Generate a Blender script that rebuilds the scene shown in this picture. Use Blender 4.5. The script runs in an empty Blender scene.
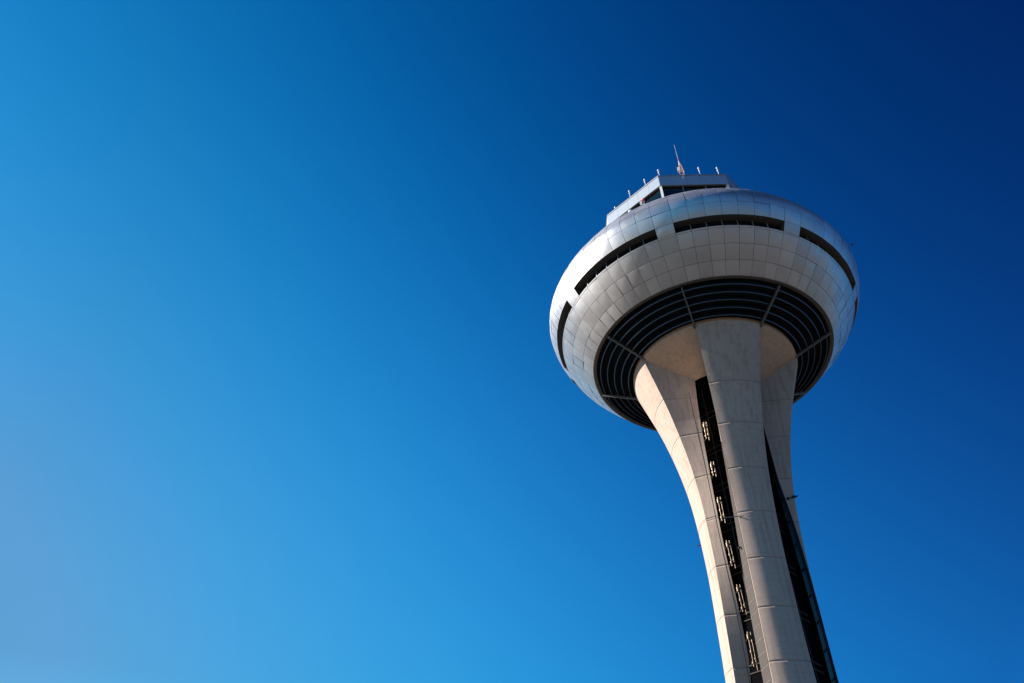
import bpy, bmesh, math, random
from mathutils import Vector, noise
random.seed(7)
R_ = math.radians
scene = bpy.context.scene
col = scene.collection
H = 1.7                                   # eye height of the photographer above the ground

# ------------------------------------------------------------------ materials
def new_mat(name, base=(.5,.5,.5), rough=.6, metal=0.0, **kw):
    m = bpy.data.materials.new(name); m.use_nodes = True
    b = m.node_tree.nodes['Principled BSDF']
    b.inputs['Base Color'].default_value = (*base, 1)
    b.inputs['Roughness'].default_value = rough
    b.inputs['Metallic'].default_value = metal
    for k, v in kw.items(): b.inputs[k.replace('_', ' ')].default_value = v
    return m
def nd(m, t, **props):
    n = m.node_tree.nodes.new(t)
    for k, v in props.items(): setattr(n, k, v)
    return n
def lk(m, a, b): m.node_tree.links.new(a, b)
def ramp(m, fac, stops):
    r = nd(m, 'ShaderNodeValToRGB')
    e = r.color_ramp.elements
    while len(e) < len(stops): e.new(.5)
    for i, (p, c) in enumerate(stops):
        e[i].position = p; e[i].color = (*c, 1) if len(c) == 3 else c
    lk(m, fac, r.inputs[0]); return r.outputs[0]
def noise_tex(m, vec, scale, detail=6, rough=.6):
    n = nd(m, 'ShaderNodeTexNoise'); n.inputs['Scale'].default_value = scale
    n.inputs['Detail'].default_value = detail; n.inputs['Roughness'].default_value = rough
    lk(m, vec, n.inputs['Vector']); return n.outputs['Fac']
def mapping(m, scale, loc=(0,0,0)):
    tc = nd(m, 'ShaderNodeTexCoord'); mp = nd(m, 'ShaderNodeMapping')
    mp.inputs['Scale'].default_value = scale; mp.inputs['Location'].default_value = loc
    lk(m, tc.outputs['Object'], mp.inputs['Vector']); return mp.outputs[0]
def mixc(m, fac, a, b, mode='MULTIPLY'):
    n = nd(m, 'ShaderNodeMix', data_type='RGBA', blend_type=mode)
    for s, v in ((n.inputs['Factor'], fac), (n.inputs['A'], a), (n.inputs['B'], b)):
        if isinstance(v, (int, float)): s.default_value = v
        elif isinstance(v, tuple): s.default_value = (*v, 1)
        else: lk(m, v, s)
    return n.outputs['Result']

def concrete(name, base, streak=.55, seed=0.0):
    m = new_mat(name, base, .85)
    b = m.node_tree.nodes['Principled BSDF']
    big = noise_tex(m, mapping(m, (.35,.35,.22), (seed,0,0)), 1.0, 5)
    fine = noise_tex(m, mapping(m, (6,6,6), (seed,3,0)), 1.0, 8, .7)
    st = noise_tex(m, mapping(m, (3.2,3.2,.09), (seed,7,1)), 1.0, 4)
    form = noise_tex(m, mapping(m, (.4,.4,5.0), (seed,1,9)), 1.0, 3)
    c = mixc(m, 1.0, base, ramp(m, big, [(.25,(.91,.90,.89)), (.75,(1.04,1.035,1.03))]))
    c = mixc(m, 1.0, c, ramp(m, fine, [(.3,(.88,.88,.88)), (.7,(1.06,1.06,1.06))]))
    c = mixc(m, streak, c, ramp(m, st, [(.34,(.58,.53,.48)), (.52,(1,1,1))]))
    c = mixc(m, .35, c, ramp(m, form, [(.36,(.84,.83,.82)), (.5,(1,1,1))]))
    lk(m, c, b.inputs['Base Color'])
    bp = nd(m, 'ShaderNodeBump'); bp.inputs['Strength'].default_value = .25; bp.inputs['Distance'].default_value = .03
    lk(m, fine, bp.inputs['Height']); lk(m, bp.outputs[0], b.inputs['Normal'])
    return m
M = {}
M['concrete'] = concrete('leg_concrete', (.45,.342,.275), .45)
M['legjoint'] = new_mat('leg_joint_filler', (.30,.235,.19), .9)
M['soffit'] = concrete('soffit_concrete', (.58,.41,.30), .35, 5.0)

def panel_mat():
    m = new_mat('pod_aluminium', (.6,.6,.61), .38, .80)
    b = m.node_tree.nodes['Principled BSDF']
    at = nd(m, 'ShaderNodeAttribute', attribute_name='panel_tone')
    c = mixc(m, 1.0, (.545,.53,.535), ramp(m, at.outputs['Fac'], [(0,(.88,.88,.89)), (1,(1.05,1.05,1.04))]))
    dirt = noise_tex(m, mapping(m, (.5,.5,.5)), 1.0, 6)
    c = mixc(m, .5, c, ramp(m, dirt, [(.35,(.84,.83,.82)), (.6,(1,1,1))]))
    lk(m, c, b.inputs['Base Color'])
    rr = ramp(m, noise_tex(m, mapping(m, (1.3,1.3,1.3), (4,4,4)), 1.0, 4), [(.3,(.38,)*3), (.7,(.46,)*3)])
    lk(m, rr, b.inputs['Roughness'])
    return m
M['panel'] = panel_mat()
M['joint'] = new_mat('panel_joint', (.13,.13,.133), .7)
M['fascia'] = new_mat('cab_fascia_panel', (.60,.62,.62), .34, .66)
M['coping'] = new_mat('cab_coping', (.30,.31,.32), .45, .5)
M['reveal'] = new_mat('window_reveal', (.05,.05,.05), .6)
M['glass'] = new_mat('dark_window_glass', (.006,.008,.011), .06, 0.0, IOR=1.5)
M['cabglass'] = new_mat('cab_glass', (.004,.008,.011), .04, 0.0, IOR=1.52)
M['mullion'] = new_mat('mullion_metal', (.22,.24,.26), .45, .4)
M['column'] = new_mat('cab_column_paint', (.72,.72,.71), .45)
M['blade'] = new_mat('louvre_blade', (.075,.10,.14), .30, .85)
M['strut'] = new_mat('strut_steel', (.14,.14,.14), .5, .3)
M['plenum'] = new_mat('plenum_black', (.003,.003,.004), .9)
M['rim'] = new_mat('rim_metal', (.09,.082,.075), .6, .2)
M['core'] = new_mat('core_cladding', (.0045,.0045,.005), .9, 0.0, Specular_IOR_Level=0.0)
M['cladding'] = new_mat('side_cladding', (.036,.026,.019), .75)  # dark base colour stands in for shade on the front leg's flank
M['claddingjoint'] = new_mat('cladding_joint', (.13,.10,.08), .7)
M['blueglass'] = new_mat('blue_tinted_glass', (.005,.013,.024), .35, 0, Specular_IOR_Level=.10)
M['coreframe'] = new_mat('core_frame', (.055,.045,.037), .7, 0.0, Specular_IOR_Level=.1)
M['steel'] = new_mat('bright_steel', (.17,.128,.09), .46, .75)
M['darksteel'] = new_mat('dull_steel', (.11,.08,.055), .5, .7)
M['white'] = new_mat('white_paint', (.62,.62,.61), .4)
M['red'] = new_mat('red_paint', (.55,.05,.03), .4)
M['orange'] = new_mat('orange_paint', (.60,.36,.24), .5)
M['black'] = new_mat('black_fitting', (.012,.012,.014), .5)
M['roof'] = new_mat('roof_membrane', (.28,.28,.28), .9)
M['soffitdark'] = new_mat('cab_underside', (.03,.03,.032), .8)
M['bird'] = new_mat('bird_feathers', (.03,.028,.026), .8)

# ------------------------------------------------------------------ object helpers
def tag(o, label=None, cat=None, group=None, kind=None):
    if label: o['label'] = label
    if cat: o['category'] = cat
    if group: o['group'] = group
    if kind: o['kind'] = kind
    return o
def empty(name, loc=(0,0,0)):
    o = bpy.data.objects.new(name, None); col.objects.link(o); o.location = loc
    o.empty_display_size = .3
    return o
def obj(name, bm, mats, parent=None, smooth=None, loc=None):
    me = bpy.data.meshes.new(name)
    if smooth is not None:
        bmesh.ops.recalc_face_normals(bm, faces=bm.faces)
        for f in bm.faces: f.smooth = True
        for e in bm.edges:
            if len(e.link_faces) == 2 and e.calc_face_angle(0) > smooth: e.smooth = False
    bm.to_mesh(me); bm.free()
    for m in (mats if isinstance(mats, (list, tuple)) else [mats]): me.materials.append(m)
    o = bpy.data.objects.new(name, me); col.objects.link(o)
    if parent: o.parent = parent
    if loc: o.location = loc
    return o
def quad_strip(bm, ra, rb, closed=False, mi=0):
    n = len(ra); fs = []
    for i in range(n if closed else n-1):
        j = (i+1) % n
        try: f = bm.faces.new((ra[i], ra[j], rb[j], rb[i])); f.material_index = mi; fs.append(f)
        except ValueError: pass
    return fs
def ring(bm, pts): return [bm.verts.new(p) for p in pts]
def box(bm, c, ax, ay, az, mi=0):
    """box centred at c with half-axis vectors"""
    c, ax, ay, az = map(Vector, (c, ax, ay, az)); v = {}
    for i in (-1,1):
        for j in (-1,1):
            for k in (-1,1): v[i,j,k] = bm.verts.new(c+ax*i+ay*j+az*k)
    for q in (((-1,-1,-1),(-1,1,-1),(1,1,-1),(1,-1,-1)), ((-1,-1,1),(1,-1,1),(1,1,1),(-1,1,1)),
              ((-1,-1,-1),(1,-1,-1),(1,-1,1),(-1,-1,1)), ((-1,1,-1),(-1,1,1),(1,1,1),(1,1,-1)),
              ((-1,-1,-1),(-1,-1,1),(-1,1,1),(-1,1,-1)), ((1,-1,-1),(1,1,-1),(1,1,1),(1,-1,1))):
        f = bm.faces.new([v[p] for p in q]); f.material_index = mi
def beam(bm, a, b, w, h, up=(0,0,1), mi=0):
    a, b = Vector(a), Vector(b); d = (b-a); s = d.cross(Vector(up)).normalized(); u = s.cross(d).normalized()
    box(bm, (a+b)/2, d/2, s*w/2, u*h/2, mi)
def lathe(bm, a, b, prof, n=10, mi=0):
    """rings along axis a->b: prof = [(t, radius)...] t in metres from a"""
    a, b = Vector(a), Vector(b); d = (b-a).normalized()
    s = d.cross(Vector((.31,.92,.17))).normalized(); u = d.cross(s)
    prev = None
    for i, (t, r) in enumerate(prof):
        rg = ring(bm, [a+d*t+(s*math.cos(2*math.pi*k/n)+u*math.sin(2*math.pi*k/n))*max(r,.001) for k in range(n)])
        if prev: quad_strip(bm, prev, rg, True, mi)
        elif r > .002: bm.faces.new(rg[::-1]).material_index = mi
        prev = rg
    if prof[-1][1] > .002: bm.faces.new(prev).material_index = mi
def cyl(R, z, a): return Vector((R*math.sin(a), -R*math.cos(a), z))     # a = 0 looks at the photographer, + turns right

# ------------------------------------------------------------------ measured shape of the tower (metres above the lens; +H later)
A0 = .31115                   # direction of the leg nearest the photographer
P0 = -.07817                  # first pier between the windows
PH = .0561                    # half angle of a pier
ZI, RI = 50.234, 7.99         # concrete soffit edge
ZO, RO = 52.128, 12.0         # lower lip of the pod
K0, KS = 12.56, 6.279
LR = [4.461,4.165,4.048,4.086,4.588,5.94,8.03]
LB = [1.671,1.488,1.436,1.511,1.753,2.231,3.016]
LC = [2.547,2.563,2.56,2.80,2.86,2.80,2.42]
LW = [1.45,1.52,1.66,1.95,2.35,2.70,2.80]     # inner half width, sides facing the front gaps of the outer legs
LCL = [2.56,2.58,2.60,2.90,3.00,2.98,2.62]     # inner edge radius of the left leg
LCR = [3.6,3.6,3.55,3.30,3.0,2.82,2.42]         # inner edge radius of the right leg
LWR = [1.45,1.45,1.45,1.55,1.75,1.95,2.0]      # inner half width of the right leg
LWF = [1.78,1.74,1.70,1.58,1.46,1.36,1.30]    # inner half width of the front leg
def spl(v, z):
    t = max(0, min((z-K0)/KS, 5.9999)); i = int(t); t -= i
    def g(k):
        if k == 0: return v[1]-v[0]
        if k == 6: return v[6]-v[5]
        return (v[k+1]-v[k-1])/2
    return (v[i]*(2*t**3-3*t**2+1)+g(i)*(t**3-2*t**2+t)+v[i+1]*(-2*t**3+3*t**2)+g(i+1)*(t**3-t**2))
LT = {2:(0,0)}
T6 = [-1.188,-1.174,-1.117,.099,1.139,1.984]
for l in (-1,0,1): LT[l] = (T6[2*(l+1)], T6[2*(l+1)+1])
def legframe(l):
    a = A0+l*math.pi/2
    return Vector((math.sin(a),-math.cos(a),0)), Vector((math.cos(a),math.sin(a),0))
def legT(l, z):
    sh = min((ZI-z)/40, .92); return LT[l][0]*sh+LT[l][1]*sh*sh
def legpoint(l, r, w, z):
    er, et = legframe(l); p = er*r+et*(w+legT(l, z)); p.z = z+H; return p

# ------------------------------------------------------------------ the tower
tower = empty('control_tower', (0,0,0))
tag(tower, 'tall concrete airport control tower with a round metal-clad top on flared legs', 'control tower')

NA = 14
JOINTS = [44.69,40.79,36.61,32.58,28.60,24.68,20.73,16.8,12.9,9.0,5.1]
EXTRA = {-1:[33.98]}
def make_leg(l):
    bm = bmesh.new()
    zs = {}
    z = -H
    while z < ZI: zs[round(z,3)] = 0; z += .75
    zs[ZI] = 0
    off = {-1:1.0, 1:.9, 2:.5}.get(l, 0)
    js = [j+off for j in JOINTS if j+off > 0]
    if l == -1: js.append(33.75)
    for j in js:
        for k in [k for k in zs if abs(k-j) < .14]: del zs[k]
        for dz, g in ((-.12,0),(-.04,0),(-.03,1),(.03,1),(.04,0),(.12,0)): zs[round(j+dz,3)] = g
    prev = None; zp = 0
    for z in sorted(zs):
        g = .018*zs[z]
        R, b, c, w = spl(LR,z)-g, spl(LB,z)-g, spl({1:LCR,-1:LCL}.get(l,LC),z)+g, spl({-1:LW,1:LWR}.get(l,LWF),z)-g
        arc = []
        for k in range(NA+1):
            t = -b+2*b*k/NA
            arc.append(legpoint(l, math.sqrt(R*R-t*t), t, z))
        re = math.sqrt(R*R-b*b)
        side = [[arc[-1]]+[legpoint(l, re+(c-re)*s, b+(w-b)*s, z) for s in (.25,.5,.75,1)],
                [legpoint(l, c, w, z), legpoint(l, c, -w, z)],
                [legpoint(l, re+(c-re)*s, -b+(b-w)*s, z) for s in (1,.75,.5,.25)]+[arc[0]]]
        loops = [ring(bm, arc)]+[ring(bm, s) for s in side]
        if prev:
            for p, n in zip(prev, loops):
                for f in quad_strip(bm, p, n, False, 1 if (g or zs[zp]) else 0): f.smooth = True
        prev = loops; zp = z
    o = obj('leg', bm, [M['concrete'], M['legjoint']], tower)
    return o
legs = {}
for l in (-1,0,1,2): legs[l] = make_leg(l)
# thin casting seam that runs up each visible side face near the inner edge
for l, s in ((-1,1),):
    bm = bmesh.new(); prev = None
    er, et = legframe(l)
    z = 8.0
    while z < 47.0:
        R, b, c, w = spl(LR,z), spl(LB,z), spl(LCL,z), spl(LW,z)
        re = math.sqrt(R*R-b*b); f = .80
        p = legpoint(l, re+(c-re)*f, s*(b+(w-b)*f), z)
        d = (er*(c-re)+et*s*(w-b)).normalized(); n = (et*s*(re-c)+er*(w-b)).normalized() if False else et*s
        rg = ring(bm, [p-d*.018-n*.06, p-d*.018+n*.012, p+d*.018+n*.012, p+d*.018-n*.06])
        if prev: quad_strip(bm, prev, rg, True)
        prev = rg; z += .75
    obj('casting_seam', bm, M['coreframe'], legs[l])

# front leg's inner flank: added panels with shade put into their colour; paler strips
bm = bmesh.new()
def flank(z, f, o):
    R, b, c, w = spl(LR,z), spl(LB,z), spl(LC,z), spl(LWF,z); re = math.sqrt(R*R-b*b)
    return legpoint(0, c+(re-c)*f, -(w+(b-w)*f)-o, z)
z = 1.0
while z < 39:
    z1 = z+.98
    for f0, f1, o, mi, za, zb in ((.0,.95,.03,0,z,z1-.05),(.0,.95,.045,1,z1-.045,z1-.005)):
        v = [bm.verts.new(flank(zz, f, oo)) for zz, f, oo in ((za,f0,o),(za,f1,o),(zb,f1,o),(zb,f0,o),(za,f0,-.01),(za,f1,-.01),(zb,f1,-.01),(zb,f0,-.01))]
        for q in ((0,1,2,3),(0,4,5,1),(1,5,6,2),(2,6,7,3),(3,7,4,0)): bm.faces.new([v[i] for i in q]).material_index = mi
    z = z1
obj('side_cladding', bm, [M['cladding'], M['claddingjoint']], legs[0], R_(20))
# tinted glass lining the inner face of the right leg
bm = bmesh.new(); prev = None; z = -H
while z < 46.8:
    c, w = spl(LCR,z)-.03, spl(LWR,z)
    R, b = spl(LR,z), spl(LB,z); re = math.sqrt(R*R-b*b)
    g = max(0, min(1, (37-z)/9))*.80           # lower down the glass wraps round on to the flank
    fl = Vector(legpoint(1, c+.03+(re-c)*g, -(w+(b-w)*g), z))-legframe(1)[1]*.03
    rg = ring(bm, [fl, legpoint(1, c, -w-.03, z), legpoint(1, c-.02, -w+.7, z), legpoint(1, c-.02, w, z)])
    if prev:
        for f in quad_strip(bm, prev, rg): f.material_index = 0
        bm.faces.ensure_lookup_table(); bm.faces[-1].material_index = 1
    prev = rg; z += .75
gl = obj('shaft_glazing', bm, [M['blueglass'], M['core']], legs[1])
z = 2.2
while z < 46:
    c, w = spl(LCR,z)-.05, spl(LWR,z)
    bm = bmesh.new(); beam(bm, legpoint(1,c,-w-.05,z), legpoint(1,c-.02,-w+.7,z), .07, .09); obj('transom', bm, M['coreframe'], gl); z += 2.1

# --- soffit: shallow concrete funnel between the legs
SOFR = .285
bm = bmesh.new(); prev = None
for i in range(9):
    t = SOFR+(1-SOFR)*i/8; R = 2.0+(RI+.04-2.0)*t; z = 46.75+(ZI-.03-46.75)*t
    rg = ring(bm, [cyl(R, z+H, 2*math.pi*k/96) for k in range(96)])
    if prev: quad_strip(bm, prev, rg, True)
    prev = rg
rg = ring(bm, [cyl(RI+.04, ZI+.5+H, 2*math.pi*k/96) for k in range(96)]); quad_strip(bm, prev, rg, True)
obj('soffit', bm, M['soffit'], tower, R_(35))
bm = bmesh.new(); Rs = 2.0+(RI+.04-2.0)*SOFR; zs_ = 46.75+(ZI-.03-46.75)*SOFR
a = ring(bm, [cyl(Rs-.01, zs_+.01+H, 2*math.pi*k/96) for k in range(96)]); b = ring(bm, [cyl(Rs-.01, zs_+2.2+H, 2*math.pi*k/96) for k in range(96)]); quad_strip(bm, a, b, True); bm.faces.new(b)
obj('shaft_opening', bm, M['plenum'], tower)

# --- pod shell of bowed panels
RC, ZC, AA, BT, BB, NN = -11.216, 58.575, 27.431, 15.92, 16.504, 1.534
def rho(z):
    v = abs(z-ZC)/(BT if z > ZC else BB)
    v = min(v, .999)
    # soften the crown where the two halves meet
    return RC+AA*(1-v**NN)**(1/NN)
ROWS = [ZO, 53.22, 54.33, 55.50, 55.655, 56.531, 57.77, 59.05, 60.35, 61.6, 62.8, 63.9, 64.9]
NS = 64; DA = 2*math.pi/NS
PSTART = P0-DA/2             # a pier is one panel wide, seven panels over each window
def surf(a, z):
    R = rho(z); dz = .01
    t = Vector((rho(z+dz)-rho(z-dz), 2*dz)).normalized()
    n = Vector((math.sin(a)*t.y, -math.cos(a)*t.y, -t.x))
    return cyl(R, z+H, a), n
bm = bmesh.new(); tone = bm.verts.layers.float.new('panel_tone')
rnd = random.Random(3)
def sector_edges(s):
    k = s % 8
    base = P0+(s//8)*math.pi/4
    wd = (math.pi/4-2*PH)/7
    if k == 0: return base-PH, base+PH
    return base+PH+(k-1)*wd, base+PH+k*wd
GAP = .014
for r in range(len(ROWS)-1):
    z0, z1 = ROWS[r], ROWS[r+1]
    for s in range(NS):
        if r == 4 and s % 8 != 0: continue          # the window slot
        a0, a1 = sector_edges(s)
        R = rho((z0+z1)/2); ga = GAP/R; gz = GAP*.8
        tv = rnd.random(); tx, ty = rnd.gauss(0,.016), rnd.gauss(0,.016); bow = rnd.uniform(.006,.022)
        if r == 3: tx = ty = 0; bow = .001
        nx, ny = 6, 6
        grid = []
        for j in range(ny+1):
            row = []
            for i in range(nx+1):
                u, v = i/nx, j/ny
                p, n = surf(a0+ga+(a1-a0-2*ga)*u, z0+gz+(z1-z0-2*gz)*v)
                h = bow*16*u*(1-u)*v*(1-v)+tx*(u-.5)*1.2+ty*(v-.5)*1.2
                q = bm.verts.new(p+n*h); q[tone] = tv; row.append((q, n))
            grid.append(row)
        for j in range(ny):
            for i in range(nx):
                f = bm.faces.new((grid[j][i][0], grid[j][i+1][0], grid[j+1][i+1][0], grid[j+1][i][0])); f.smooth = True
        rim = [grid[0][i] for i in range(nx)]+[grid[j][nx] for j in range(ny)]+[grid[ny][i] for i in range(nx,0,-1)]+[grid[j][0] for j in range(ny,0,-1)]
        top_ = [bm.verts.new(q.co) for q, n in rim]; low_ = [bm.verts.new(q.co-n*.05) for q, n in rim]
        quad_strip(bm, low_, top_, True, 1)
# dark joint layer under the panels
for r in range(len(ROWS)-1):
    for s in range(NS):
        if r == 4 and s % 8 != 0: continue
        a0, a1 = sector_edges(s)
        vs = []
        for a, z in ((a0,ROWS[r]),(a1,ROWS[r]),(a1,ROWS[r+1]),(a0,ROWS[r+1])):
            p, n = surf(a, z); vs.append(bm.verts.new(p-n*.045))
        f = bm.faces.new(vs); f.material_index = 1
shell = obj('pod_shell', bm, [M['panel'], M['joint']], tower)

# --- lower rim: inside lip between shell and louvres
bm = bmesh.new(); N = 128
pr = [(RO-.03, ZO-.005), (RO-.10, ZO-.05), (11.72, ZO-.05), (11.58, ZO+.03), (11.50, ZO+.75)]
prev = None
for R, z in pr:
    rg = ring(bm, [cyl(R, z+H, 2*math.pi*k/N) for k in range(N)])
    if prev: quad_strip(bm, prev, rg, True)
    prev = rg
obj('rim_band', bm, M['rim'], tower, R_(30))

# --- dark plenum behind the louvres
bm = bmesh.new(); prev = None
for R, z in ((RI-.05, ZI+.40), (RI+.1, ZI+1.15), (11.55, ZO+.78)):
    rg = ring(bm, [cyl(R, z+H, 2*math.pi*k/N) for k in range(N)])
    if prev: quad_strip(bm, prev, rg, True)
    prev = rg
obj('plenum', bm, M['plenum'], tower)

# --- louvre blades: five concentric rings
for i in range(5):
    R = RI+(i+.78)*(11.6-RI)/5.35; z = ZI+(R-RI)*(ZO-ZI)/(RO-RI)+.06
    bm = bmesh.new(); prev = None
    prof = [(R-.02, z+.55), (R+.0, z+.10), (R-.045, z+.05), (R-.05, z-.01), (R-.02, z-.055), (R+.03, z-.06), (R+.065, z-.02), (R+.07, z+.04), (R+.03, z+.10), (R+.02, z+.55)]
    for Rr, zz in prof:
        rg = ring(bm, [cyl(Rr, zz+H, 2*math.pi*k/N) for k in range(N)])
        if prev: quad_strip(bm, prev, rg, True)
        prev = rg
    obj('louvre_blade', bm, M['blade'], tower, R_(50))

# --- radial struts under the louvres, one at each leg corner
for l in range(4):
    for s in (-1,1):
        a = A0+l*math.pi/2+s*.3926
        bm = bmesh.new()
        p0, p1 = cyl(RI-.05, ZI-.02+H, a), cyl(11.66, ZO-.20+H, a)
        beam(bm, p0, p1, .13, .24)
        for p in (p0.lerp(p1,.02),):
            box(bm, p, (cyl(.16,0,a)), Vector((math.cos(a),math.sin(a),0))*.12, (0,0,.16))
        obj('strut', bm, M['strut'], tower)

# --- windows in the slot: reveal, recessed glass, mullions
def make_window(k):
    b0 = P0+k*math.pi/4
    a0, a1 = b0+PH, b0+math.pi/4-PH
    zb, zt = 55.655, 56.531
    DEP = .27; n = 28
    bm = bmesh.new()
    def pt(t, z, d): return cyl(rho(z)-d, z+H, a0+(a1-a0)*t)
    def ptg(t, z): return cyl(rho(zb)-DEP, z+H, a0+(a1-a0)*t)
    ts = [i/n for i in range(n+1)]
    lo_o = ring(bm, [pt(t,zb,.03) for t in ts]); lo_i = ring(bm, [ptg(t,zb-.02) for t in ts])
    up_o = ring(bm, [pt(t,zt,.03) for t in ts]); up_i = ring(bm, [ptg(t,zt+.04) for t in ts])
    quad_strip(bm, lo_o, lo_i); quad_strip(bm, up_i, up_o)
    for t in (0, n): bm.faces.new((lo_o[t], up_o[t], up_i[t], lo_i[t]))
    w = obj('window', bm, M['reveal'], tower, R_(30))
    bm = bmesh.new()
    lo = ring(bm, [cyl(rho(zb)-DEP+.02, zb-.02+H, a0+(a1-a0)*t) for t in ts]); up = ring(bm, [cyl(rho(zb)-DEP+.02, zt+.04+H, a0+(a1-a0)*t) for t in ts])
    quad_strip(bm, lo, up); obj('pane', bm, M['glass'], w)
    for i in range(1,7):
        a = a0+(a1-a0)*i/7; bm = bmesh.new()
        er = cyl(1,0,a); et = Vector((math.cos(a),math.sin(a),0))
        box(bm, cyl(rho(zb)-DEP+.09, (zb+zt)/2+.01+H, a), er*.05, et*.04, (0,0,(zt-zb)/2+.02))
        obj('mullion', bm, M['mullion'], w)
for k in range(8): make_window(k)

# --- roof of the pod
bm = bmesh.new(); prev = None
for R, z in ((rho(64.9)+.02, 64.9), (rho(64.9)-.15, 65.05), (8.6, 65.5), (3, 65.55), (.02, 65.55)):
    rg = ring(bm, [cyl(R, z+H, 2*math.pi*k/64) for k in range(64)])
    if prev: quad_strip(bm, prev, rg, True)
    prev = rg
obj('pod_roof', bm, M['roof'], tower, R_(30))

# --- the cab: octagon of glass under a deep fascia
CR = 9.80
ca = [A0+R_(22.5)+k*math.pi/4 for k in range(8)]
ZR, ZF = 72.35, 70.5
def octo(R, z): return [cyl(R, z+H, a) for a in ca]
bm = bmesh.new()
rg = [ring(bm, octo(R, z)) for R, z in ((CR-.25, 65.3), (CR-.25, 66.6), (CR-.9, 66.6))]
for a, b in zip(rg, rg[1:]): quad_strip(bm, a, b, True)
obj('cab_base', bm, M['fascia'], tower)
for k in range(8):
    c0, c1 = cyl(CR, 0, ca[k]), cyl(CR, 0, ca[(k+1) % 8]); d = (c1-c0).normalized(); n = d.cross(Vector((0,0,1))).normalized()
    if n.dot(c0) < 0: n = -n
    L = (c1-c0).length
    # fascia panels of this side
    bm = bmesh.new(); npan = 5
    box(bm, (c0+c1)/2-n*.10+Vector((0,0,(ZR+ZF)/2+H)), d*(L/2-.05), n*.07, (0,0,(ZR-ZF)/2-.01), 1)
    for i in range(npan):
        x0, x1 = L*i/npan+.010, L*(i+1)/npan-.010
        for z0, z1 in ((ZF,ZR-.2),):
            cc = c0+d*((x0+x1)/2)-n*.025+Vector((0,0,(z0+z1)/2+H))
            box(bm, cc, d*(x1-x0)/2, n*.025, (0,0,(z1-z0)/2))
    fa = obj('cab_fascia', bm, [M['fascia'], M['joint']], tower)
    bm = bmesh.new()
    box(bm, (c0+c1)/2-n*.13+Vector((0,0,ZR-.09+H)), d*(L/2+.03), n*.17, (0,0,.09)); obj('coping', bm, M['coping'], fa)
    # glazing
    bm = bmesh.new(); off = .32
    q0, q1 = c0-n*off+d*.1, c1-n*off-d*.1
    vs = [bm.verts.new(p) for p in (q0+Vector((0,0,66.6+H)), q1+Vector((0,0,66.6+H)), q1+Vector((0,0,ZF+.05+H)), q0+Vector((0,0,ZF+.05+H)))]
    bm.faces.new(vs); gl = obj('cab_window', bm, M['cabglass'], tower)
    for i in (1,2):
        bm = bmesh.new(); p = c0+d*(L*i/3)-n*(off-.05)
        box(bm, p+Vector((0,0,(66.6+ZF)/2+H)), d*.05, n*.06, (0,0,(ZF-66.6)/2)); obj('mullion', bm, M['mullion'], gl)
    # corner column
    bm = bmesh.new(); e = cyl(1,0,ca[k]); s = Vector((e.y,-e.x,0))
    box(bm, cyl(CR-.24, (66.6+ZF)/2+H, ca[k]), e*.13, s*.13, (0,0,(ZF-66.6)/2)); obj('cab_column', bm, M['column'], tower)
bm = bmesh.new()
a = ring(bm, octo(CR-.2, ZF+.03)); bm.faces.new(a); b = ring(bm, octo(CR-.25, ZR-.12)); bm.faces.new(b)
obj('cab_roof', bm, M['soffitdark'], tower)

# --- dark core between the legs
bm = bmesh.new()
cz0, cz1 = -H, 48.4
CD = 1.95
def core_rad(z): return CD
for l in range(4):
    ec = A0+math.pi/4+l*math.pi/2
    pass
corners = [A0+l*math.pi/2 for l in range(4)]
lo = ring(bm, [cyl(CD*math.sqrt(2), cz0+H, a) for a in corners]); up = ring(bm, [cyl(CD*math.sqrt(2), cz1+H, a) for a in corners])
quad_strip(bm, lo, up, True)
core = obj('lift_shaft', bm, M['core'], tower)
for l in range(4):
    a = A0+math.pi/4+l*math.pi/2; er = cyl(1,0,a); et = Vector((math.cos(a),math.sin(a),0))
    bm = bmesh.new()
    z = 2.0
    while z < 48:
        for dz in (0, .55): box(bm, er*(CD+.03)+Vector((0,0,z+dz+H)), er*.04, et*1.9, (0,0,.04))
        z += 3.85
    for w in (-.62, .62): box(bm, er*(CD+.025)+et*w+Vector((0,0,24+H)), er*.035, et*.04, (0,0,24))
    obj('shaft_frame', bm, M['coreframe'], core)

# --- bright service pipes that stand off the side of the left leg, one run per storey
def make_riser(z0, z1, dw, thin, off):
    bm = bmesh.new()
    def at(z, f=0): return legpoint(-1, spl(LCL,z)+.12+off, spl(LW,z)+dw, z)
    p, q = at(z0), at(z1); L = (q-p).length; k = thin
    lathe(bm, p, q, [(0,.06*k),(.2,.06*k),(.21,.13*k),(.36,.13*k),(.37,.05*k),(L*.38,.05*k),(L*.38+.02,.11*k),(L*.38+.22,.11*k),(L*.38+.24,.055*k),(L-.55,.055*k),(L-.53,.15*k),(L-.2,.15*k),(L-.15,.07*k),(L,.07*k)], 12)
    o = obj('riser_pipe', bm, M['steel'], tower, R_(40))
    for t in (.15,.85):
        bm = bmesh.new(); c = p.lerp(q,t); er, et = legframe(-1)
        beam(bm, c, c-et*(dw+.05), .05, .05); obj('pipe_clamp', bm, M['coreframe'], o)
    # darker companion pipe and a bent branch beside it
    bm = bmesh.new(); er, et = legframe(-1); d = et*.10-er*.20
    lathe(bm, p+d-(q-p)*.12, q+d, [(0,.045),(L*.3,.045),(L*.3+.02,.09),(L*.3+.14,.09),(L*.3+.16,.04),(L*.8,.04),(L*.8+.02,.08),(L*.8+.2,.08),(L*.8+.22,.045),(L*1.1,.045)], 8)
    obj('branch_pipe', bm, M['darksteel'], o, R_(40))
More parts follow.
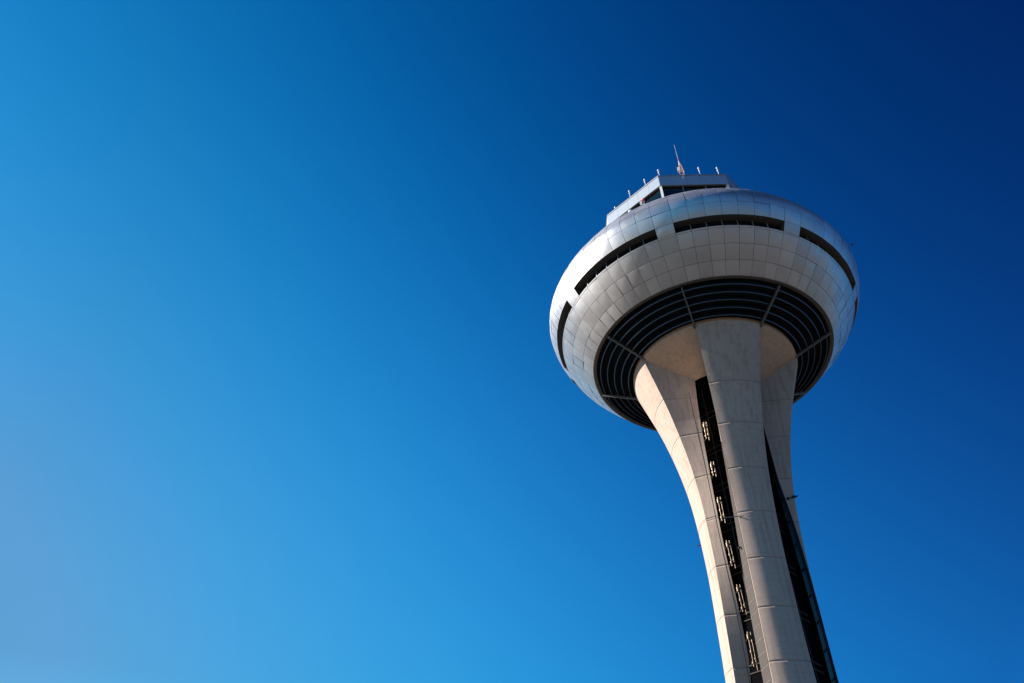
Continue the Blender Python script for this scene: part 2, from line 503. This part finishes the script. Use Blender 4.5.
for z0, z1 in ((40.6,42.3),(37.0,38.3),(32.9,35.0),(29.1,31.2),(25.5,27.6),(21.5,24.0),(17.8,20.2)):
    make_riser(z0, z1, .78, .8, -.20)

# ------------------------------------------------------------------ small things on the tower
def light_post(x, y, tall, label):
    t = empty('roof_light_post', (x, y, ZR+H)); tag(t, label, 'roof light', 'white light posts round the cab roof edge')
    bm = bmesh.new(); lathe(bm, (0,0,0), (0,0,1), [(0,.09),(.05,.09),(.06,.04),(tall-.1,.035)], 8); obj('pole', bm, M['white'], t)
    bm = bmesh.new(); lathe(bm, (0,0,tall*.55), (0,0,5), [(0,.02),(.05,.085),(.14,.10),(.23,.08),(.27,.02)], 10); obj('collar', bm, M['white'], t, R_(40))
    bm = bmesh.new(); lathe(bm, (0,0,tall-.12), (0,0,5), [(0,.03),(.04,.09),(.13,.12),(.22,.09),(.27,.02)], 10); obj('lamp', bm, M['white'], t, R_(40))
inset = .965
posts = [(-6.61,-6.94,.55,'stubby white light post at the far left corner of the cab roof'),
 (-4.53,-8.14,1.25,'white light post low on the sunlit left roof edge, second from the far left corner'),
 (-2.46,-9.14,1.25,'white light post high on the sunlit left roof edge, just below the roof corner'),
 (-.66,-9.86,1.30,'white light post standing on the front left corner where bright and dark fascia meet'),
 (3.83,-8.58,1.35,'white light post on the dark front roof edge, the first right of the mast'),
 (5.87,-7.87,1.35,'white light post on the dark front roof edge near its right corner'),
 (6.84,-6.72,.55,'short white light post just past the right corner of the cab roof'),
 (7.87,-4.8,.50,'short white light post at the far right where the roof edge meets the pod')]
for x, y, h, lb in posts: light_post(x*inset, y*inset, h, lb)

mast = empty('antenna_mast', (1.86*inset, -9.24*inset, ZR+H)); tag(mast, 'tall thin red and white antenna mast on an orange base on the cab roof', 'antenna')
bm = bmesh.new()
for sx, sy in ((-1,-1),(1,-1),(1,1),(-1,1)): beam(bm, (sx*.26,sy*.26,0), (sx*.12,sy*.12,1.9), .07, .07, (1,0,0))
for z in (.35,.8,1.25,1.7):
    r = .26-.14*z/1.9
    for i in range(4):
        a, b = [(-r,-r,z),(r,-r,z),(r,r,z),(-r,r,z)][i], [(-r,-r,z+.3),(r,-r,z+.3),(r,r,z+.3),(-r,r,z+.3)][(i+1) % 4]
        beam(bm, a, b, .05, .05, (.3,.2,1))
obj('lattice_base', bm, M['orange'], mast)
bm = bmesh.new(); box(bm, (-.22,-.1,1.05), (.16,0,0), (0,.14,0), (0,0,.32)); obj('equipment_box', bm, M['white'], mast)
bm = bmesh.new(); lathe(bm, (0,0,1.85), (0,0,9), [(0,.075),(.9,.055),(.92,.05)], 8); obj('lower_pole', bm, M['white'], mast)
bm = bmesh.new(); lathe(bm, (0,0,2.77), (0,0,9), [(0,.05),(.7,.042)], 8); obj('red_section', bm, M['red'], mast)
bm = bmesh.new(); lathe(bm, (0,0,3.47), (0,0,9), [(0,.05),(.8,.042),(2.7,.03)], 8); obj('whip', bm, M['mullion'], mast)

# things standing on the pod in front of the cab's left window
def on_pod(a, z): return cyl(rho(z)-.05, z+H, a)
p = Vector((-2.55,-11.9,0)); a = math.atan2(p.x,-p.y)
ob = empty('obstruction_light', on_pod(a, 63.6)); tag(ob, 'red obstruction light on a white post before the left cab window', 'warning light')
bm = bmesh.new(); lathe(bm, (0,0,-.1), (0,0,3), [(0,.07),(1.05,.06)], 8); obj('post', bm, M['white'], ob)
bm = bmesh.new(); lathe(bm, (0,0,.95), (0,0,3), [(0,.1),(.05,.17),(.3,.17),(.42,.05)], 10); obj('lens', bm, M['red'], ob, R_(40))
bm = bmesh.new(); box(bm, (-.28,0,.8), (.12,0,0), (0,.1,0), (0,0,.22)); obj('control_box', bm, M['white'], ob)
p = Vector((-3.9,-11.3,0)); a = math.atan2(p.x,-p.y)
dm = empty('dome_antenna', on_pod(a, 63.6)); tag(dm, 'small white dome antenna at the foot of the left cab window', 'antenna')
bm = bmesh.new(); lathe(bm, (0,0,-.1), (0,0,3), [(0,.08),(.35,.08)], 8); obj('stand', bm, M['white'], dm)
bm = bmesh.new(); lathe(bm, (0,0,.22), (0,0,3), [(0,.1),(.06,.22),(.2,.25),(.36,.17),(.43,.02)], 12); obj('dome', bm, M['white'], dm, R_(50))

# floodlight arm on the right leg
er, et = legframe(1)
z = 35.6; b = spl(LB,z); base = legpoint(1, 3.42, -spl(LWR,z)*.5-b*.5-.02, z)
fa = empty('floodlight_arm', base); tag(fa, 'dark floodlight on a bracket arm sticking out past the right leg', 'floodlight')
bm = bmesh.new(); tip = er*.88-et*.15+Vector((0,0,.16)); beam(bm, (0,0,0), tip, .07, .08); obj('arm', bm, M['black'], fa)
bm = bmesh.new(); c = er*.55-et*.12+Vector((0,0,.10)); beam(bm, c-er*.17, c+er*.17, .16, .15); obj('lamp_housing', bm, M['black'], fa)
bm = bmesh.new(); box(bm, (0,0,0), er*.1, et*.03, (0,0,.13)); obj('wall_plate', bm, M['black'], fa)

# little fitting on the outer edge of the left leg
er, et = legframe(-1); z = 32.9; R = spl(LR,z)
wl = empty('wall_fitting', legpoint(-1, math.sqrt(R*R-1.2**2)-.02, -1.2, z)); tag(wl, 'tiny dark fitting with a pale tip on the outer edge of the left leg', 'wall fitting')
d = (er*math.sqrt(R*R-1.44)-et*1.2).normalized()
bm = bmesh.new(); beam(bm, (0,0,0), d*.28, .07, .07); obj('bracket', bm, M['black'], wl)
bm = bmesh.new(); beam(bm, d*.28, d*.38, .09, .09); obj('lamp', bm, M['steel'], wl)

# rod and camera at the left edge of the front leg
er, et = legframe(0); z = 32.15; R = spl(LR,z); b = spl(LB,z)
rd = empty('rod_bracket', legpoint(0, math.sqrt(R*R-b*b)-.06, -b+.10, z)); tag(rd, 'thin horizontal rod bracket on the sunlit left edge of the front leg', 'bracket')
bm = bmesh.new(); beam(bm, er*.05-et*1.35, er*.32+et*.25, .05, .05); obj('rod', bm, M['strut'], rd)
bm = bmesh.new(); beam(bm, (0,0,0), er*.2, .07, .07); obj('base', bm, M['strut'], rd)
z = 29.9; cp = legpoint(0, spl(LC,z)+.35, -spl(LWF,z)-.12, z)
cm = empty('security_camera', cp); tag(cm, 'small black camera on the inner side of the front leg above the storey line', 'camera')
bm = bmesh.new(); beam(bm, (0,0,0), et*.14, .07, .07); obj('mount', bm, M['black'], cm)
bm = bmesh.new(); beam(bm, -et*.02-er*.12, -et*.02+er*.12, .12, .13); obj('housing', bm, M['black'], cm)

# bird to the right of the pod
bm = bmesh.new()
secs = [(-.30,.02,.02),(-.2,.05,.04),(-.05,.085,.075),(.1,.08,.075),(.2,.05,.055),(.25,.055,.055),(.3,.04,.04),(.36,.008,.008)]
prev = None
for x, rw, rh in secs:
    rg = ring(bm, [(x, rw*math.cos(2*math.pi*k/12), rh*math.sin(2*math.pi*k/12)+(.02 if x > .2 else 0)) for k in range(12)])
    if prev: quad_strip(bm, prev, rg, True)
    else: bm.faces.new(rg[::-1])
    prev = rg
bm.faces.new(prev)
for s in (-1,1):
    pts = [(.13,.05,.03),(.16,.25,.10),(.08,.55,.05),(-.10,.50,.04),(-.10,.25,.08),(-.12,.05,.03)]
    up = ring(bm, [(x, s*y, z+.012) for x, y, z in pts]); lo = ring(bm, [(x, s*y, z-.012) for x, y, z in pts])
    bm.faces.new(up); bm.faces.new(lo[::-1]); quad_strip(bm, up, lo, True)
t = ring(bm, [(-.24,-.03,.01),(-.24,.03,.01),(-.46,.08,.0),(-.46,-.08,.0)]); t2 = ring(bm, [(-.24,-.03,-.01),(-.24,.03,-.01),(-.46,.08,-.015),(-.46,-.08,-.015)])
bm.faces.new(t); bm.faces.new(t2[::-1]); quad_strip(bm, t, t2, True)
bird = obj('bird', bm, M['bird'], None, R_(40))
tag(bird, 'tiny dark bird flying in the blue sky right of the round tower top', 'bird')
bird['at'] = 0

# ------------------------------------------------------------------ ground
def ground_mat():
    m = new_mat('dry_ground', (.34,.29,.22), .95)
    b = m.node_tree.nodes['Principled BSDF']
    big = noise_tex(m, mapping(m, (.012,.012,.012)), 1.0, 6); fine = noise_tex(m, mapping(m, (.8,.8,.8)), 1.0, 8)
    c = ramp(m, big, [(.35,(.075,.075,.04)), (.55,(.13,.105,.07)), (.7,(.10,.085,.06))])
    c = mixc(m, .7, c, ramp(m, fine, [(.3,(.7,.7,.68)), (.7,(1.1,1.08,1.05))]))
    lk(m, c, b.inputs['Base Color']); return m
def disc(name, R, z, m, n=96, **k):
    bm = bmesh.new(); bm.faces.new(ring(bm, [cyl(R, z, 2*math.pi*i/n) for i in range(n)]))
    o = obj(name, bm, m); bmx = None; return tag(o, **k)
disc('ground', 6000, 0, ground_mat(), kind='structure')
disc('apron', 95, .004, concrete('apron_asphalt', (.076,.066,.058), .1, 2.0), kind='structure')

# ------------------------------------------------------------------ camera
cam = bpy.data.cameras.new('camera'); co = bpy.data.objects.new('camera', cam); col.objects.link(co)
cam.sensor_width = 36; cam.lens = 764.324/1024*36; cam.clip_end = 20000
D, YAW, PIT = 61.24667, -.33728, .76324
co.location = (0,-D,H); co.rotation_euler = (math.pi/2+PIT, 0, -YAW)
scene.camera = co
# bird at 130 m along its line of sight
fw = Vector((math.sin(YAW)*math.cos(PIT), math.cos(YAW)*math.cos(PIT), math.sin(PIT))); rt = Vector((math.cos(YAW),-math.sin(YAW),0)); up = rt.cross(fw)
del bird['at']
bird.location = Vector((0,-D,H))+(fw+rt*(852-512)/764.3-up*(244.6-341.5)/764.3)*88
bird.rotation_euler = (.1,-.05,.36); bird.scale = (.62,.55,.62)

# ------------------------------------------------------------------ light
SUN_AZ, SUN_EL = R_(-78.5), R_(28.5)
sd = Vector((math.sin(SUN_AZ)*math.cos(SUN_EL), -math.cos(SUN_AZ)*math.cos(SUN_EL), math.sin(SUN_EL)))
sun = bpy.data.lights.new('sun', 'SUN'); so = bpy.data.objects.new('sun', sun); col.objects.link(so)
EXPO = 1.15
sun.energy = 5.0; sun.angle = R_(.5); sun.color = (1,.925,.845)
so.rotation_euler = sd.to_track_quat('Z','Y').to_euler()
w = bpy.data.worlds.new('World'); scene.world = w; w.use_nodes = True
nt = w.node_tree; bg = nt.nodes['Background']
sky = nt.nodes.new('ShaderNodeTexSky'); sky.sky_type = 'NISHITA'; sky.sun_disc = False
sky.sun_elevation = SUN_EL; sky.sun_rotation = math.atan2(sd.x, sd.y)
sky.altitude = 600; sky.air_density = 1.0; sky.dust_density = 0; sky.ozone_density = 10
# deep polarised blue: the sky's own colour is scaled by height above the horizon and by the angle to the sun
def n_(t, **p):
    n = nt.nodes.new(t)
    for k, v in p.items(): setattr(n, k, v)
    return n
tc = n_('ShaderNodeTexCoord')
dt = n_('ShaderNodeVectorMath', operation='DOT_PRODUCT'); dt.inputs[1].default_value = sd
nt.links.new(tc.outputs['Generated'], dt.inputs[0])
sx = n_('ShaderNodeSeparateXYZ'); nt.links.new(tc.outputs['Generated'], sx.inputs[0])
def clampn(sock, lo, hi):
    c = n_('ShaderNodeClamp'); c.inputs['Min'].default_value = lo; c.inputs['Max'].default_value = hi
    nt.links.new(sock, c.inputs['Value']); return c.outputs[0]
def sq(sock, other=None):
    m = n_('ShaderNodeMath', operation='MULTIPLY'); nt.links.new(sock, m.inputs[0]); nt.links.new(other or sock, m.inputs[1]); return m.outputs[0]
d1, z1 = clampn(dt.outputs['Value'], -.20, .78), clampn(sx.outputs['Z'], .32, .92)
KF = math.log(10)-EXPO*math.log(2)
coef = {'b':(3.0,.72,.10), 'c':(0,-2.60,-2.15), 'd':(4.5,2.36,2.60), 'e':(-8.0,-4.58,-3.68), 'f':(0,4.28,3.34)}
prev = None
for key, sock in (('b',d1),('c',sq(d1)),('d',z1),('e',sq(z1)),('f',sq(d1,z1))):
    ma = n_('ShaderNodeVectorMath', operation='MULTIPLY_ADD'); nt.links.new(sock, ma.inputs[0]); ma.inputs[1].default_value = coef[key]
    if prev: nt.links.new(prev, ma.inputs[2])
    else: ma.inputs[2].default_value = tuple(a+KF for a in (-4.6,-2.29,-2.32))
    prev = ma.outputs[0]
sp = n_('ShaderNodeSeparateXYZ'); nt.links.new(prev, sp.inputs[0]); cb = n_('ShaderNodeCombineXYZ')
for k in range(3):
    ex = n_('ShaderNodeMath', operation='EXPONENT'); nt.links.new(sp.outputs[k], ex.inputs[0]); nt.links.new(ex.outputs[0], cb.inputs[k])
mu = n_('ShaderNodeVectorMath', operation='MULTIPLY'); nt.links.new(sky.outputs[0], mu.inputs[0]); nt.links.new(cb.outputs[0], mu.inputs[1])
s2 = n_('ShaderNodeSeparateXYZ'); c2 = n_('ShaderNodeCombineXYZ'); nt.links.new(mu.outputs[0], s2.inputs[0]); nt.links.new(s2.outputs['Z'], c2.inputs['Z'])
last = s2.outputs['Z']
for ch, lim in (('Y',.60),('X',.31)):                 # keep the blue clean close to the sun
    a_ = n_('ShaderNodeMath', operation='MULTIPLY'); a_.inputs[1].default_value = lim; nt.links.new(last, a_.inputs[0])
    b_ = n_('ShaderNodeMath', operation='MINIMUM'); nt.links.new(s2.outputs[ch], b_.inputs[0]); nt.links.new(a_.outputs[0], b_.inputs[1])
    nt.links.new(b_.outputs[0], c2.inputs[ch]); last = b_.outputs[0]
nt.links.new(c2.outputs[0], bg.inputs['Color'])
bg.inputs['Strength'].default_value = .10
vs = scene.view_settings
vs.view_transform = 'Standard'; vs.look = 'None'; vs.exposure = EXPO; vs.gamma = 1; vs.use_curve_mapping = False
